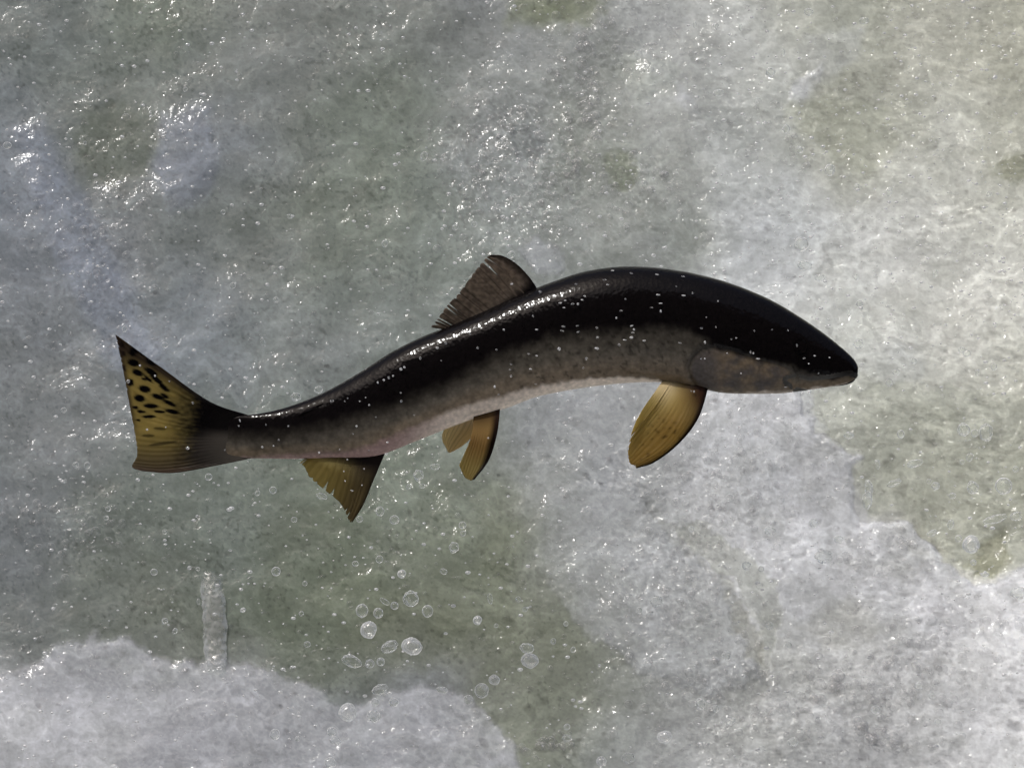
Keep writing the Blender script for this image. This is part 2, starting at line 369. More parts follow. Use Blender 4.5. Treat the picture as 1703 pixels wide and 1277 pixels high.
def field(x, y):
    """colour, relief and froth mask of the water at layout x, y"""
    wx = x + 46 * fbm(x / 170, y / 150, 4, 1) ; wy = y + 40 * fbm(x / 150, y / 170, 4, 21)
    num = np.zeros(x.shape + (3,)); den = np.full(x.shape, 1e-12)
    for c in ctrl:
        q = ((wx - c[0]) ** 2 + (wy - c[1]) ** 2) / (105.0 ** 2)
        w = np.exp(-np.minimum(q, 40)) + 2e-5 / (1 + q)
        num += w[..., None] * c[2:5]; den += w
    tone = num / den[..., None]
    # relief
    h = 12 * fbm(x / 420, y / 320, 3, 5) + 1.6 * fbm(x / 110, y / 80, 2, 9)
    froth = np.zeros_like(x)
    e1 = 9 * fbm(x / 38, y / 38, 3, 33) + 3 * fbm(x / 9, y / 9, 2, 35)
    for k, (poly, c, s, lift, soft) in enumerate(lobes + pools):
        d = sdf(x + 5 * noise(x / 25, y / 25, 60), y + 5 * noise(x / 25, y / 25, 61), poly) + e1 * (0.8 if lift > 0 else 1.3)
        big = 1.0 if k < 3 else 0.0
        fade = sstep(-soft, soft, d)
        inner = 1.0 - 0.55 * big * sstep(60, 260, d)
        rag = 1 + 0.22 * fbm(x / 45, y / 32, 3, 70 + k)
        if k == 1: inner = inner * (1 - 0.7 * sstep(1000, 1120, y))
        if k == 1: inner = inner * (0.25 + 0.75 * sstep(1060, 1260, x))
        if k == 2: inner = inner * sstep(850, 1010, x)
        a = np.clip(fade * s * inner * rag, 0, 1)
        tone = tone * (1 - a[..., None]) + np.array(c, float) * a[..., None]
        if lift > 0: h = h + lift * sstep(-soft, soft * 2.5 + 4, d)
        else: h = h + lift * fade
        if k < 4: froth = np.maximum(froth, (d > 0) * 1.0)
    bub = np.zeros_like(x)
    for (cx, cy, rx, ry, s) in bubbly:
        bub = np.maximum(bub, s * np.exp(-((wx - cx) / rx) ** 2 - ((wy - cy) / ry) ** 2))
    bub = np.clip(bub * (1.15 + 0.9 * fbm(x / 50, y / 50, 3, 44)), 0, 1)
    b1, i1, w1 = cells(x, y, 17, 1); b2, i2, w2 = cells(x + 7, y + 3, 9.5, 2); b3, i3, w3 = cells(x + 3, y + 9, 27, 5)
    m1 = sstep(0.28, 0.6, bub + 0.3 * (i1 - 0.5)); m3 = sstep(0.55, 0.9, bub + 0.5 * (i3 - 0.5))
    m2 = sstep(0.12, 0.55, bub + 0.5 * (i2 - 0.5) + 0.25 * froth)
    bubble_h = np.maximum(np.maximum(b1 * 1.5 * m1, b2 * 0.5 * m2), b3 * 2.2 * m3)
    # froth streaks: thin ridges along the flow, slanting on the left and level on the right
    kx = sstep(500, 1150, x + 120 * noise(x / 260, y / 260, 80))
    def flow(ang, sd):
        ca, sa = math.cos(ang), math.sin(ang)
        fx = x * ca + y * sa + 14 * noise(x / 60, y / 60, sd); fy = -x * sa + y * ca + 9 * noise(x / 50, y / 50, sd + 1)
        return fbm(fx / 30, fy / 11, 4, sd + 2), fbm(fx / 13, fy / 6, 3, sd + 6)
    s1, s2 = flow(0.85, 90); s3, s4 = flow(0.12, 190)
    st = s1 * (1 - kx) + s3 * kx; st2 = s2 * (1 - kx) + s4 * kx
    ridg = 1 - np.abs(fbm(x / 30, y / 22, 4, 101))
    amt = np.interp(x, [0, 500, 900, 1250, 1703], [0.20, 0.19, 0.40, 0.95, 1.30]) * (0.45 + 1.1 * sstep(-0.35, 0.45, fbm(x / 130, y / 110, 3, 171)))
    rip = np.interp(x, [300, 1000], [1.1, 2.4]) * fbm(x / 60, y / 45, 3, 9) + amt * (1.3 * st + 1.0 * st2 + 0.9 * (ridg ** 3)) + 0.62 * fbm(x / 7.5, y / 6.5, 2, 111) * np.minimum(amt + 0.05, 0.8) + bubble_h
    h = h + 0.10 * rip
    # overlapping sheets of water: each starts at a crisp lip and thins out behind it
    sheet = np.zeros_like(x)
    for k, sz in enumerate((210, 150, 110, 80)):
        n = fbm(wx / sz + 0.35 * noise(x / 40, y / 40, 610 + k), wy / (sz * 0.8), 3, 600 + 9 * k)
        sheet = sheet + (1.0, 0.9, 0.8, 0.7)[k] * sstep(0, 0.05, n) * np.exp(-np.clip(n, 0, 9) / 0.20)
    rip = rip + 0.8 * sheet
    calm = 0.55 + 0.70 * sstep(-0.25, 0.5, fbm(x / 190, y / 150, 3, 640) - 0.25 * sstep(900, 300, x))
    rip = bubble_h * (0.45 + 0.55 * calm) + (rip - bubble_h) * calm
    # colour detail: more air in the crests, dark specks of clear water between
    lum = tone.mean(-1)
    cloud = fbm(x / 75, y / 60, 5, 120)
    fine = fbm(x / 11, y / 9, 3, 130)
    veil = fbm(wx / 30, wy / 24, 4, 140)
    mod = 1 + 0.045 * cloud + 0.045 * fine + 0.04 * veil + 0.05 * amt * st
    speck = sstep(0.42, 0.85, fbm(x / 8.5, y / 8.5, 2, 150) + 0.5 * fbm(x / 70, y / 70, 2, 151)) * sstep(165, 110, lum)
    mod = mod * (1 - 0.14 * speck)
    wall_crescent = np.maximum(np.maximum(w1 * m1, 0.8 * w2 * m2), w3 * m3) * sstep(-0.5, 0.5, noise(x / 8, y / 8, 700))  # froth rings broken by noise to paint in crescents of refracted light
    mod = mod + 0.13 * wall_crescent * sstep(215, 150, lum) - 0.03 * np.maximum(m1, m2) * (1 - wall_crescent)
    wisp = sstep(0.25, 0.8, 1 - np.abs(fbm(wx / 60, wy / 45, 4, 160)) * 2.2) * sstep(-0.1, 0.5, fbm(x / 160, y / 160, 2, 163))
    mod = mod + 0.05 * wisp + 0.085 * (sheet - 0.45)
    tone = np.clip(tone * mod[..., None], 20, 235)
    green = np.clip(-0.5 * cloud, -0.5, 0.5)[..., None] * np.array((0.3, 0.6, -1.4))
    tone = tone + green
    alb = lin(tone)
    return alb * (np.maximum(alb.mean(-1, keepdims=True), 0.02) / 0.28) ** 0.06, h, froth, rip

ALB = np.array((0.955, 0.99, 0.995))
gx = spaced(-50, 1753, 1.9); gy = spaced(-50, 1327, 1.9)
GX, GY = np.meshgrid(gx, gy)
ny, nx = GX.shape
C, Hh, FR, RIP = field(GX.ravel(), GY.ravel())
co = water_point(GX.ravel(), GY.ravel(), Hh)
cr = water_point(GX.ravel(), GY.ravel(), Hh + RIP).reshape(ny, nx, 3)
du = np.gradient(cr, axis=1); dv = np.gradient(cr, axis=0)
RN = np.cross(dv, du); RN /= np.linalg.norm(RN, axis=-1, keepdims=True)
RN = RN * np.sign((RN @ (Ucam @ NC)))[..., None]; RN = RN.reshape(-1, 3)
idx = np.arange(ny * nx).reshape(ny, nx)
quads = np.stack((idx[:-1, :-1], idx[1:, :-1], idx[1:, 1:], idx[:-1, 1:]), -1).reshape(-1, 4)
fm = FR[quads].mean(1) > 0.5
def sub_mesh(name, sel):
    q = quads[sel]; used = np.unique(q)
    remap = np.zeros(ny * nx, np.int64); remap[used] = np.arange(len(used))
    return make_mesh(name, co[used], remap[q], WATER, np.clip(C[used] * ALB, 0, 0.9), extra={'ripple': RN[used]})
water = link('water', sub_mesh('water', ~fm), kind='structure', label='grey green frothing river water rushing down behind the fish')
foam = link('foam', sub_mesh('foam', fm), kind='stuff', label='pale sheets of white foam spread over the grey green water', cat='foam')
def height_at(px, py):
    _, hh, _, _ = field(np.array([px], float), np.array([py], float)); return float(hh[0])

# ------------------------------------------------------------------ dark rocky bank, unseen, added behind the camera to block low sky
rock, rnt, rp = new_mat('blocking_bank_rock')
rtc = nd(rnt, 'ShaderNodeTexCoord'); rno = nd(rnt, 'ShaderNodeTexNoise'); rno.inputs['Scale'].default_value = 3.0; rno.inputs['Detail'].default_value = 8
rnt.links.new(rtc.outputs['Object'], rno.inputs['Vector'])
rcr = nd(rnt, 'ShaderNodeValToRGB'); rcr.color_ramp.elements[0].color = (0.012, 0.011, 0.009, 1); rcr.color_ramp.elements[1].color = (0.055, 0.050, 0.040, 1)
rnt.links.new(rno.outputs['Fac'], rcr.inputs['Fac']); rnt.links.new(rcr.outputs['Color'], rp.inputs['Base Color'])
rp.inputs['Roughness'].default_value = 0.7
bu, bv = np.meshgrid(np.linspace(-9, 9, 150), np.linspace(0, 1, 90))
bu = bu.ravel(); bv = bv.ravel()
top = 6.6 + 0.8 * fbm(bu / 2.2, bu * 0 + 3.3, 4, 500)
rz = np.where(bv < 0.25, -1.2, np.where(bv < 0.75, -1.2 + (top + 1.2) * (bv - 0.25) / 0.5, top + 0.3 * (bv - 0.75)))
ry = np.where(bv < 0.25, -1.3 - 2.0 * bv / 0.25, np.where(bv < 0.75, -3.3 - 0.7 * (bv - 0.25) / 0.5, -4.0 - 5 * (bv - 0.75)))
bump = fbm(bu / 1.3, bv * 6, 5, 510)
ry = ry - 0.35 * bump * (bv > 0.2); rz = rz + 0.25 * fbm(bu / 0.9, bv * 7, 4, 520)
bi = np.arange(150 * 90).reshape(90, 150)
bq = np.stack((bi[:-1, :-1], bi[:-1, 1:], bi[1:, 1:], bi[1:, :-1]), -1).reshape(-1, 4)
link('blocking_bank', make_mesh('blocking_bank', np.stack((bu, ry, rz), -1), bq, rock), kind='structure')

# white pool added unseen below the frame to bounce light up onto the fish
pu, pv = np.meshgrid(np.linspace(-4.5, 4.5, 220), np.linspace(0.25, -2.6, 90)); pu = pu.ravel(); pv = pv.ravel()
pz = 0.38 + 0.05 * fbm(pu / 0.5, pv / 0.4, 5, 600)
pt = 0.62 + 0.12 * fbm(pu / 0.6, pv / 0.6, 4, 610)
pi_ = np.arange(220 * 90).reshape(90, 220)
pq = np.stack((pi_[:-1, :-1], pi_[1:, :-1], pi_[1:, 1:], pi_[:-1, 1:]), -1).reshape(-1, 4)
link('bounce_pool', make_mesh('bounce_pool', np.stack((pu, pv, pz), -1), pq, WATER, np.clip(pt, 0.3, 0.8)[:, None] * np.array((0.98, 1.0, 1.0)), extra={'ripple': np.tile((0.0, 0.0, 1.0), (len(pu), 1))}), kind='structure')

# ------------------------------------------------------------------ bubbles resting on the froth (uncountable)
def dome(nu=10, nv=5):
    v = [(0, 0, 1)]; f = []
    for j in range(1, nv + 1):
        t = R(100) * j / nv
        for i in range(nu):
            a = 2 * math.pi * i / nu
            v.append((math.sin(t) * math.cos(a), math.sin(t) * math.sin(a), math.cos(t)))
    for i in range(nu): f.append((0, 1 + i, 1 + (i + 1) % nu, 1 + (i + 1) % nu))
    for j in range(nv - 1):
        a0 = 1 + j * nu; b0 = a0 + nu
        for i in range(nu): f.append((a0 + i, b0 + i, b0 + (i + 1) % nu, a0 + (i + 1) % nu))
    return np.array(v, float), f
DV, DF = dome()
tri = [t for f in DF for t in ([(f[0], f[1], f[2])] if f[2] == f[3] else [(f[0], f[1], f[2]), (f[0], f[2], f[3])])]
DT = np.array(tri)
bpts = []
for (cx, cy, rx, ry, s) in bubbly:
    n = int(270 * s * (rx * ry) / 8000)
    for _ in range(n):
        bpts.append((random.gauss(cx, rx * 0.62), random.gauss(cy, ry * 0.62), 2.2 + 5.5 * random.random() ** 2.6))
for (x0, y0, x1, y1, n, rmax) in [(975,60,985,240,60,8),(985,240,940,300,40,6),(1430,1075,1350,1170,26,9),(1350,1170,1260,1190,26,6),(1530,1060,1440,1110,26,8),(1455,880,1540,905,22,9),
                            (1250,175,1345,275,30,6),(1500,1240,1420,1210,40,9),(950,1240,930,1232,20,5),(860,1250,940,1225,25,6),(1105,290,1130,340,20,5)]:
    for _ in range(n):
        t = random.random()
        bpts.append((x0 + (x1 - x0) * t + random.gauss(0, 9), y0 + (y1 - y0) * t + random.gauss(0, 9), 2.5 + rmax * random.random() ** 2))
for _ in range(1300):
    bpts.append((random.uniform(-60, 1760), random.uniform(-60, 1330), 1.6 + 3.2 * random.random() ** 3))
bpts = np.array(bpts)
_, bh, _, _ = field(bpts[:, 0], bpts[:, 1])
Nw = Ucam @ NC; Tw = np.array((1.0, 0, 0)); Bw = np.cross(Nw, Tw)
KW = S * W0 / DIST
def merged(pts3, radii, V, T, shape=None):
    n = len(pts3)
    if shape is not None: V = V[None] * shape[:, None, :]
    fr = np.stack((Tw, Bw, Nw), 0)
    base = (V @ fr if V.ndim == 3 else (V @ fr)[None]) * (radii[:, None, None] * KW) + pts3[:, None, :]
    faces = T[None] + (np.arange(n) * V.shape[-2])[:, None, None]
    return base.reshape(-1, 3), faces.reshape(-1, 3)
bp3 = water_point(bpts[:, 0], bpts[:, 1], bh + bpts[:, 2] * 0.05)
gl = []
while len(gl) < 4200:                     # low glistening blisters, thickest where the water is most broken
    x = random.uniform(-80, 1780); y = random.uniform(-80, 1360)
    dens = float(np.interp(x, [0, 350, 800, 1200, 1703], [0.40, 0.22, 0.30, 0.75, 1.0]))
    dens *= 0.4 + 1.5 * max(0.0, float(fbm(np.array([x / 90]), np.array([y / 60]), 3, 400)[0]) + 0.15)
    if random.random() < dens: gl.append((x, y, 1.5 + 2.8 * random.random() ** 2))
gl = np.array(gl); _, gh, _, _ = field(gl[:, 0], gl[:, 1])
shape = np.vstack((np.stack((np.ones(len(bpts)), np.ones(len(bpts)), 0.55 + 0.45 * rng.random(len(bpts))), -1),
                   np.stack((1 + 0.9 * rng.random(len(gl)), np.full(len(gl), 0.75), 0.30 + 0.2 * rng.random(len(gl))), -1)))
bp3 = np.vstack((bp3, water_point(gl[:, 0], gl[:, 1], gh + 0.2)))
mv, mf = merged(bp3, np.r_[bpts[:, 2], gl[:, 2]], DV, DT, shape)
link('foam_bubbles', make_mesh('foam_bubbles', mv, mf, FILM), kind='stuff', cat='bubbles', label='clear froth bubbles clustered on the foamy water')

# ------------------------------------------------------------------ the fish
FC = Vector(((800 - PW / 2) * S, -(640 - PH / 2) * S, -DIST))
FISH_M = Matrix.Translation(CAM + ROT @ FC) @ ROT.to_4x4()
def loc(x, y, z=0.0):
    """layout position on the fish's own plane -> fish local metres (z towards the near flank)"""
    return np.stack(((np.asarray(x, float) - 800) * S, -(np.asarray(y, float) - 640) * S, np.asarray(z, float) * S + 0 * np.asarray(x, float)), -1)
secs = np.array([(310,712,306,745,.02),(340,704,336,755,.05),(368,698,364,761,.085),(394,692,392,763,.14),(430,688,430,762,.26),(480,676,490,763,.42),(540,652,552,761,.46),(600,618,625,758,.48),(650,586,688,735,.49),(700,561,745,712,.50),
 (750,541,800,692,.51),(805,517,845,678,.52),(860,492,890,661,.53),(915,470,935,651,.54),(975,451,985,643,.55),(1040,443,1045,637,.56),(1100,446,1100,636,.56),
 (1160,456,1152,643,.56),(1220,473,1198,653,.55),(1280,498,1245,655,.55),(1330,527,1292,654,.56),(1372,556,1340,649,.58),(1402,580,1384,643,.62),(1417,594,1408,639,.66),(1424,603,1419,634,.70),(1427,610,1425,627,.74)], float)
def catmull(P, n):
    P = np.asarray(P, float); m = len(P)
    d = np.r_[0, np.cumsum(np.sqrt(np.linalg.norm(np.diff(P[:, :4 if P.shape[1] > 4 else 2], axis=0), axis=1)) + 1e-9)]
    t = np.linspace(0, d[-1], n); out = np.zeros((n, P.shape[1]))
    tan = np.zeros_like(P)
    tan[1:-1] = (P[2:] - P[:-2]) / (d[2:] - d[:-2])[:, None]
    tan[0] = (P[1] - P[0]) / (d[1] - d[0]); tan[-1] = (P[-1] - P[-2]) / (d[-1] - d[-2])
    k = np.clip(np.searchsorted(d, t, side='right') - 1, 0, m - 2)
    hh = d[k + 1] - d[k]; s = (t - d[k]) / hh; s = s[:, None]; hh = hh[:, None]
    return (2*s**3-3*s**2+1) * P[k] + (s**3-2*s**2+s) * hh * tan[k] + (-2*s**3+3*s**2) * P[k+1] + (s**3-s**2) * hh * tan[k+1]
NS, NT = 420, 128
sec = catmull(secs, NS)
th = np.arange(NT) * 2 * np.pi / NT
mid = (sec[:, 0:2] + sec[:, 2:4]) / 2; half = (sec[:, 0:2] - sec[:, 2:4]) / 2
hl = np.linalg.norm(half, axis=1)
ct, stt = np.cos(th), np.sin(th)
PX = mid[:, 0:1] + half[:, 0:1] * ct; PY = mid[:, 1:2] + half[:, 1:2] * ct
wz = (hl * sec[:, 4])[:, None]
PZ = wz * np.sign(stt) * np.abs(stt) ** 0.92 * (1 + 0.10 * ct)
# relief of the head: a furrow behind the gill cover, the mouth line
gill = [(1146,612),(1152,596),(1166,584),(1186,580),(1215,586),(1250,598),(1285,606),(1306,614),(1318,628),(1310,644),(1285,652),(1240,654),(1200,654),(1178,650),(1160,640),(1150,628)]
jawp = [(1306,632),(1320,628),(1345,634),(1380,630),(1412,624),(1422,630),(1408,637),(1375,645),(1345,648),(1322,643)]
sg = sdf(PX.ravel(), PY.ravel(), gill).reshape(PX.shape)
near = (PZ > 0)
PZ = PZ + np.sign(PZ) * (-2.2 * np.exp(-((sg + 3) / 4.0) ** 2) * sstep(1260, 1200, PX)) * (np.abs(stt) > 0.15)
verts = loc(PX.ravel(), PY.ravel(), PZ.ravel())
dark_line = np.array([(300,716),(340,718),(390,722),(460,724),(560,704),(660,676),(750,638),(821,597),(915,563),(985,554),(1080,549),(1142,551),(1189,580),(1260,599),(1318,613),(1345,623),(1380,629),(1430,625)], float)
pale_line = np.array([(360,764),(460,758),(560,753),(600,747),(680,714),(762,679),(868,649),(938,634),(1032,626),(1060,629),(1130,638),(1180,654),(1240,653),(1320,648),(1380,642),(1430,636)], float)
fx, fy = PX.ravel(), PY.ravel()
db = np.interp(fx, dark_line[:, 0], dark_line[:, 1]) + 5 * fbm(fx / 22, fy / 22, 3, 200)
pb = np.interp(fx, pale_line[:, 0], pale_line[:, 1]) + 3 * fbm(fx / 18, fy / 18, 3, 210)
back = np.array((0.0045, 0.0037, 0.0040)); flank = np.array((0.125, 0.113, 0.094)); belly = np.array((0.80, 0.70, 0.60))
pink = np.array((0.36, 0.25, 0.23)); head = np.array((0.165, 0.128, 0.088))
mottle = np.clip(1 + 0.28 * fbm(fx / 20, fy / 16, 4, 220), 0.4, 1.8)[:, None]
cf = flank * mottle * (0.42 + 0.85 * sstep(0, 1, (fy - db) / np.maximum(pb - db, 5)))[:, None]
cf = cf * (1 - 0.35 * sstep(700, 420, fx)[:, None])
cf = cf * (1 - 0.5 * sstep(0.35, 0.6, fbm(fx / 13, fy / 8, 2, 240)) * sstep(760, 900, fx))[:, None]
cf = cf * (1 + sstep(0.35, 0.9, (fy - db) / np.maximum(pb - db, 5))[:, None] * np.array((0.25, 0.10, -0.06)))
cf = cf * (1 - sstep(950, 1120, fx) * sstep(-22, 0, fy - pb))[:, None] + np.array((0.15, 0.115, 0.075)) * (sstep(950, 1120, fx) * sstep(-22, 0, fy - pb))[:, None]
inside = sstep(-3, 4, sg.ravel()) * (fx > 1100)
blot = sstep(-0.9, 0.9, fbm(fx / 22 + 3, fy / 15, 4, 230)) * sstep(1160, 1215, fx)
hc = np.array((0.085, 0.075, 0.070))[None] * (1 - blot[:, None]) + head[None] * blot[:, None]
cf = cf * (1 - inside[:, None]) + hc * inside[:, None]
soft = np.interp(fx, [360, 700, 1000, 1200, 1430], [14, 19, 14, 9, 5])
kd = sstep(-1, 1, (fy - db) / soft)[:, None]
cc = back * (1 - kd) + cf * kd
kp = sstep(-1, 1, (fy - pb) / np.interp(fx, [360, 700, 1000, 1430], [5, 7, 3.5, 2.5]))[:, None]
bl = pink + (belly - pink) * sstep(640, 780, fx)[:, None]
bl = bl * (1 - 0.5 * sstep(1130, 1200, fx))[:, None]
cc = cc * (1 - kp) + bl * kp
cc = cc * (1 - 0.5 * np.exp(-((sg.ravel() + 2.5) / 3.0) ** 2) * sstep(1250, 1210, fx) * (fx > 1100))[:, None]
cc = np.clip(cc, 0.003, 0.8)
si = np.arange(NS * NT).reshape(NS, NT)
q = np.stack((si[:-1], si[1:], np.roll(si, -1, 1)[1:], np.roll(si, -1, 1)[:-1]), -1).reshape(-1, 4)
capA = len(verts); capB = capA + 1
verts = np.vstack((verts, verts[si[0]].mean(0), verts[si[-1]].mean(0) + np.array((0.4 * S, 0, 0))))
cc = np.vstack((cc, cc[si[0]].mean(0), cc[si[-1]].mean(0)))
T3 = [(si[0, i], si[0, (i + 1) % NT], capA) for i in range(NT)] + [(si[-1, (i + 1) % NT], si[-1, i], capB) for i in range(NT)]
tri = np.vstack((q[:, [0, 1, 2]], q[:, [0, 2, 3]], np.array(T3)))
# quads kept for the body, fans as degenerate-free triangles through one more mesh call
fish_me = make_mesh('leaping_fish', verts, tri, SKIN, cc)
fish = link('leaping_fish', fish_me, label='dark backed fish with spotted tail leaping in front of the white water', cat='fish')
fish.matrix_world = FISH_M

# normals for patches lifted off the body
vn = np.zeros((len(fish_me.vertices), 3), np.float32); fish_me.vertices.foreach_get('normal', vn.ravel())
vn = np.array([v.normal[:] for v in fish_me.vertices])
def patch(name, poly, lift, edge, colfn, label=None, sides=(1,)):
    d = sdf(fx, fy, poly)
    for sgn in sides:
        ok = (d > -edge - 6) & (np.sign(PZ.ravel()) == sgn)
        fsel = q[ok[q].all(1)]
        used = np.unique(fsel); remap = np.zeros(len(verts), np.int64); remap[used] = np.arange(len(used))
        dd = d[used]
        off = (-0.8 + (lift + 0.8) * sstep(-edge, edge, dd)) * S
        v = verts[used] + vn[used] * off[:, None]
        link(name, make_mesh(name, v, remap[fsel], SKIN, np.clip(colfn(fx[used], fy[used], dd, cc[used]), 0.002, 0.8)), fish, label)
def gill_col(x, y, d, base):
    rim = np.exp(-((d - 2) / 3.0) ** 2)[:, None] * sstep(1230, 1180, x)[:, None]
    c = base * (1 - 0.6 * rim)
    bone = np.exp(-(((x - 1192) / 11) ** 2 + ((y - 608) / 13) ** 2)) + 0.8 * np.exp(-(((x - 1212) / 6) ** 2 + ((y - 630) / 12) ** 2)) + 0.9 * np.exp(-(((x - 1268) / 26) ** 2 + ((y - 626 - 0.25 * (x - 1268)) / 8) ** 2))
    return c + bone[:, None] * np.array((0.17, 0.12, 0.070))
patch('gill_cover', gill, 2.6, 5, gill_col, sides=(1, -1))
def jaw_col(x, y, d, base):
    k = np.exp(-((d - 2.0) / 2.4) ** 2)[:, None] * sstep(1365, 1340, x)[:, None]
    g = np.array((0.07, 0.068, 0.062))[None] * np.ones((len(x), 1))
    g = g * (1 - sstep(1370, 1405, x))[:, None] + np.array((0.02, 0.019, 0.018)) * sstep(1370, 1405, x)[:, None]
    return g + k * np.array((0.14, 0.13, 0.11))
patch('jaw', jawp, 1.1, 3.0, jaw_col, sides=(1, -1))
def eye_part(cx, cy, r, sgn):
    k = np.argmin((fx - cx) ** 2 + (fy - cy) ** 2 + 1e6 * (np.sign(PZ.ravel()) != sgn))
    c0 = verts[k]; n = vn[k]
    zax = Vector(n); M = zax.to_track_quat('Z', 'Y').to_matrix()
    V, T = dome(28, 12); V = V.copy(); V[:, 2] *= 0.34
    rad = np.hypot(V[:, 0], V[:, 1])
    colr = np.where((rad < 0.48)[:, None], np.array((0.002, 0.002, 0.002)), np.array((0.085, 0.072, 0.050)))
    colr[rad > 0.86] = (0.008, 0.007, 0.007)
    P = (V * r * S) @ np.array(M).T + c0 - np.array(n) * 0.6 * S
    t3 = np.array([t for f in T for t in ([(f[0], f[1], f[2])] if f[2] == f[3] else [(f[0], f[1], f[2]), (f[0], f[2], f[3])])])
    link('eye', make_mesh('eye', P, t3, EYE, colr), fish)
EYE, ent, ep = new_mat('eye_gloss')
ea = nd(ent, 'ShaderNodeAttribute', attribute_name='tint'); ent.links.new(ea.outputs['Color'], ep.inputs['Base Color'])
ep.inputs['Roughness'].default_value = 0.08
eye_part(1326, 577, 12, 1); eye_part(1326, 577, 12, -1)

def fin(name, rays, zb, zt, nray, colfn, jag=5, gap=0.0, thick=1.6, corr=0.8, seed=0, bow=0.0, label=None):
    """a fin lofted between key rays; zb, zt = side offset at the base and the rim"""
    nu, nv = max(nray * 8, 60), 46
    K = np.stack([catmull(r, nv) if len(r) > 2 else np.linspace(r[0], r[1], nv) for r in rays])
    m = len(rays); u = np.linspace(0, 1, nu); t = np.linspace(0, 1, nv)
    G = np.zeros((nu, nv, 2))
    for j in range(nv): G[:, j] = catmull_u(K[:, j], u)
    r2 = np.random.default_rng(seed)
    uw = u + (0.55 / nray) * noise(u * nray * 0.45, u * 0 + seed, seed); uw = np.clip(uw, 0, 0.9999)
    ph = (uw * nray) % 1.0; kid = np.floor(uw * nray).astype(int)
    cut = r2.random(nray + 2) ** 2.6 * 0.97 + 0.03
    deep = (r2.random(nray + 2) < gap)
    notch = np.abs(ph - 0.5) * 2; seen = r2.random(nray + 2) ** 1.5                       # 1 between rays, 0 on the ray
    short = jag * cut[kid] * notch ** 2.5 + np.where(deep[kid], jag * 3.0 * np.clip(notch - 0.55, 0, 1) * 2, 0)
    length = np.linalg.norm(np.diff(G, axis=1), axis=2).sum(1)
    fac = np.clip(1 - short / np.maximum(length, 1), 0.4, 1)
    G2 = np.zeros_like(G)
    for i in range(nu):
        tt = t * fac[i]
        G2[i, :, 0] = np.interp(tt, t, G[i, :, 0]); G2[i, :, 1] = np.interp(tt, t, G[i, :, 1])
    wave = np.sin(2 * np.pi * uw * nray)[:, None] * corr * sstep(0.12, 0.6, t)[None]
    z = zb + (zt - zb) * t[None] + wave + bow * np.sin(np.pi * u)[:, None] * t[None] + 2.0 * noise(G2[:, :, 0] / 40, G2[:, :, 1] / 40, seed + 7)
    tk = thick * (1 - 0.8 * t)[None] * (1 + (0.3 - 0.6 * notch)[:, None] * sstep(0.1, 0.5, t)[None]) * 0.5 + 0.15
    front = loc(G2[:, :, 0].ravel(), G2[:, :, 1].ravel(), (z + tk).ravel()); backv = loc(G2[:, :, 0].ravel(), G2[:, :, 1].ravel(), (z - tk).ravel())
    n = nu * nv; ii = np.arange(n).reshape(nu, nv)
    f1 = np.stack((ii[:-1, :-1], ii[1:, :-1], ii[1:, 1:], ii[:-1, 1:]), -1).reshape(-1, 4)
    f2 = f1[:, ::-1] + n
    ring = np.r_[ii[:, 0], ii[-1, 1:], ii[-2::-1, -1], ii[0, -2:0:-1]]
    rn = np.roll(ring, -1)
    f3 = np.stack((ring, ring + n, rn + n, rn), -1)
    U, T_ = np.meshgrid(u, t, indexing='ij'); Nn = np.repeat((notch * seen[kid])[:, None], nv, 1)
    c = np.clip(colfn(G2[:, :, 0].ravel(), G2[:, :, 1].ravel(), U.ravel(), T_.ravel(), Nn.ravel()), 0.003, 0.8)
    return link(name, make_mesh(name, np.vstack((front, backv)), np.vstack((f1, f2, f3)), FIN, np.vstack((c, c)), extra={'thin': np.tile(0.78 * sstep(0.05, 0.5, T_.ravel()), 2)}), fish, label)
def catmull_u(P, u):
    m = len(P); s = u * (m - 1); k = np.clip(s.astype(int), 0, m - 2); f = (s - k)[:, None]
    tan = np.zeros_like(P); tan[1:-1] = (P[2:] - P[:-2]) / 2; tan[0] = P[1] - P[0]; tan[-1] = P[-1] - P[-2]
    return (2*f**3-3*f**2+1) * P[k] + (f**3-2*f**2+f) * tan[k] + (-2*f**3+3*f**2) * P[k+1] + (f**3-f**2) * tan[k+1]
def mix(a, b, k): return np.asarray(a) * (1 - k[:, None]) + np.asarray(b) * k[:, None]

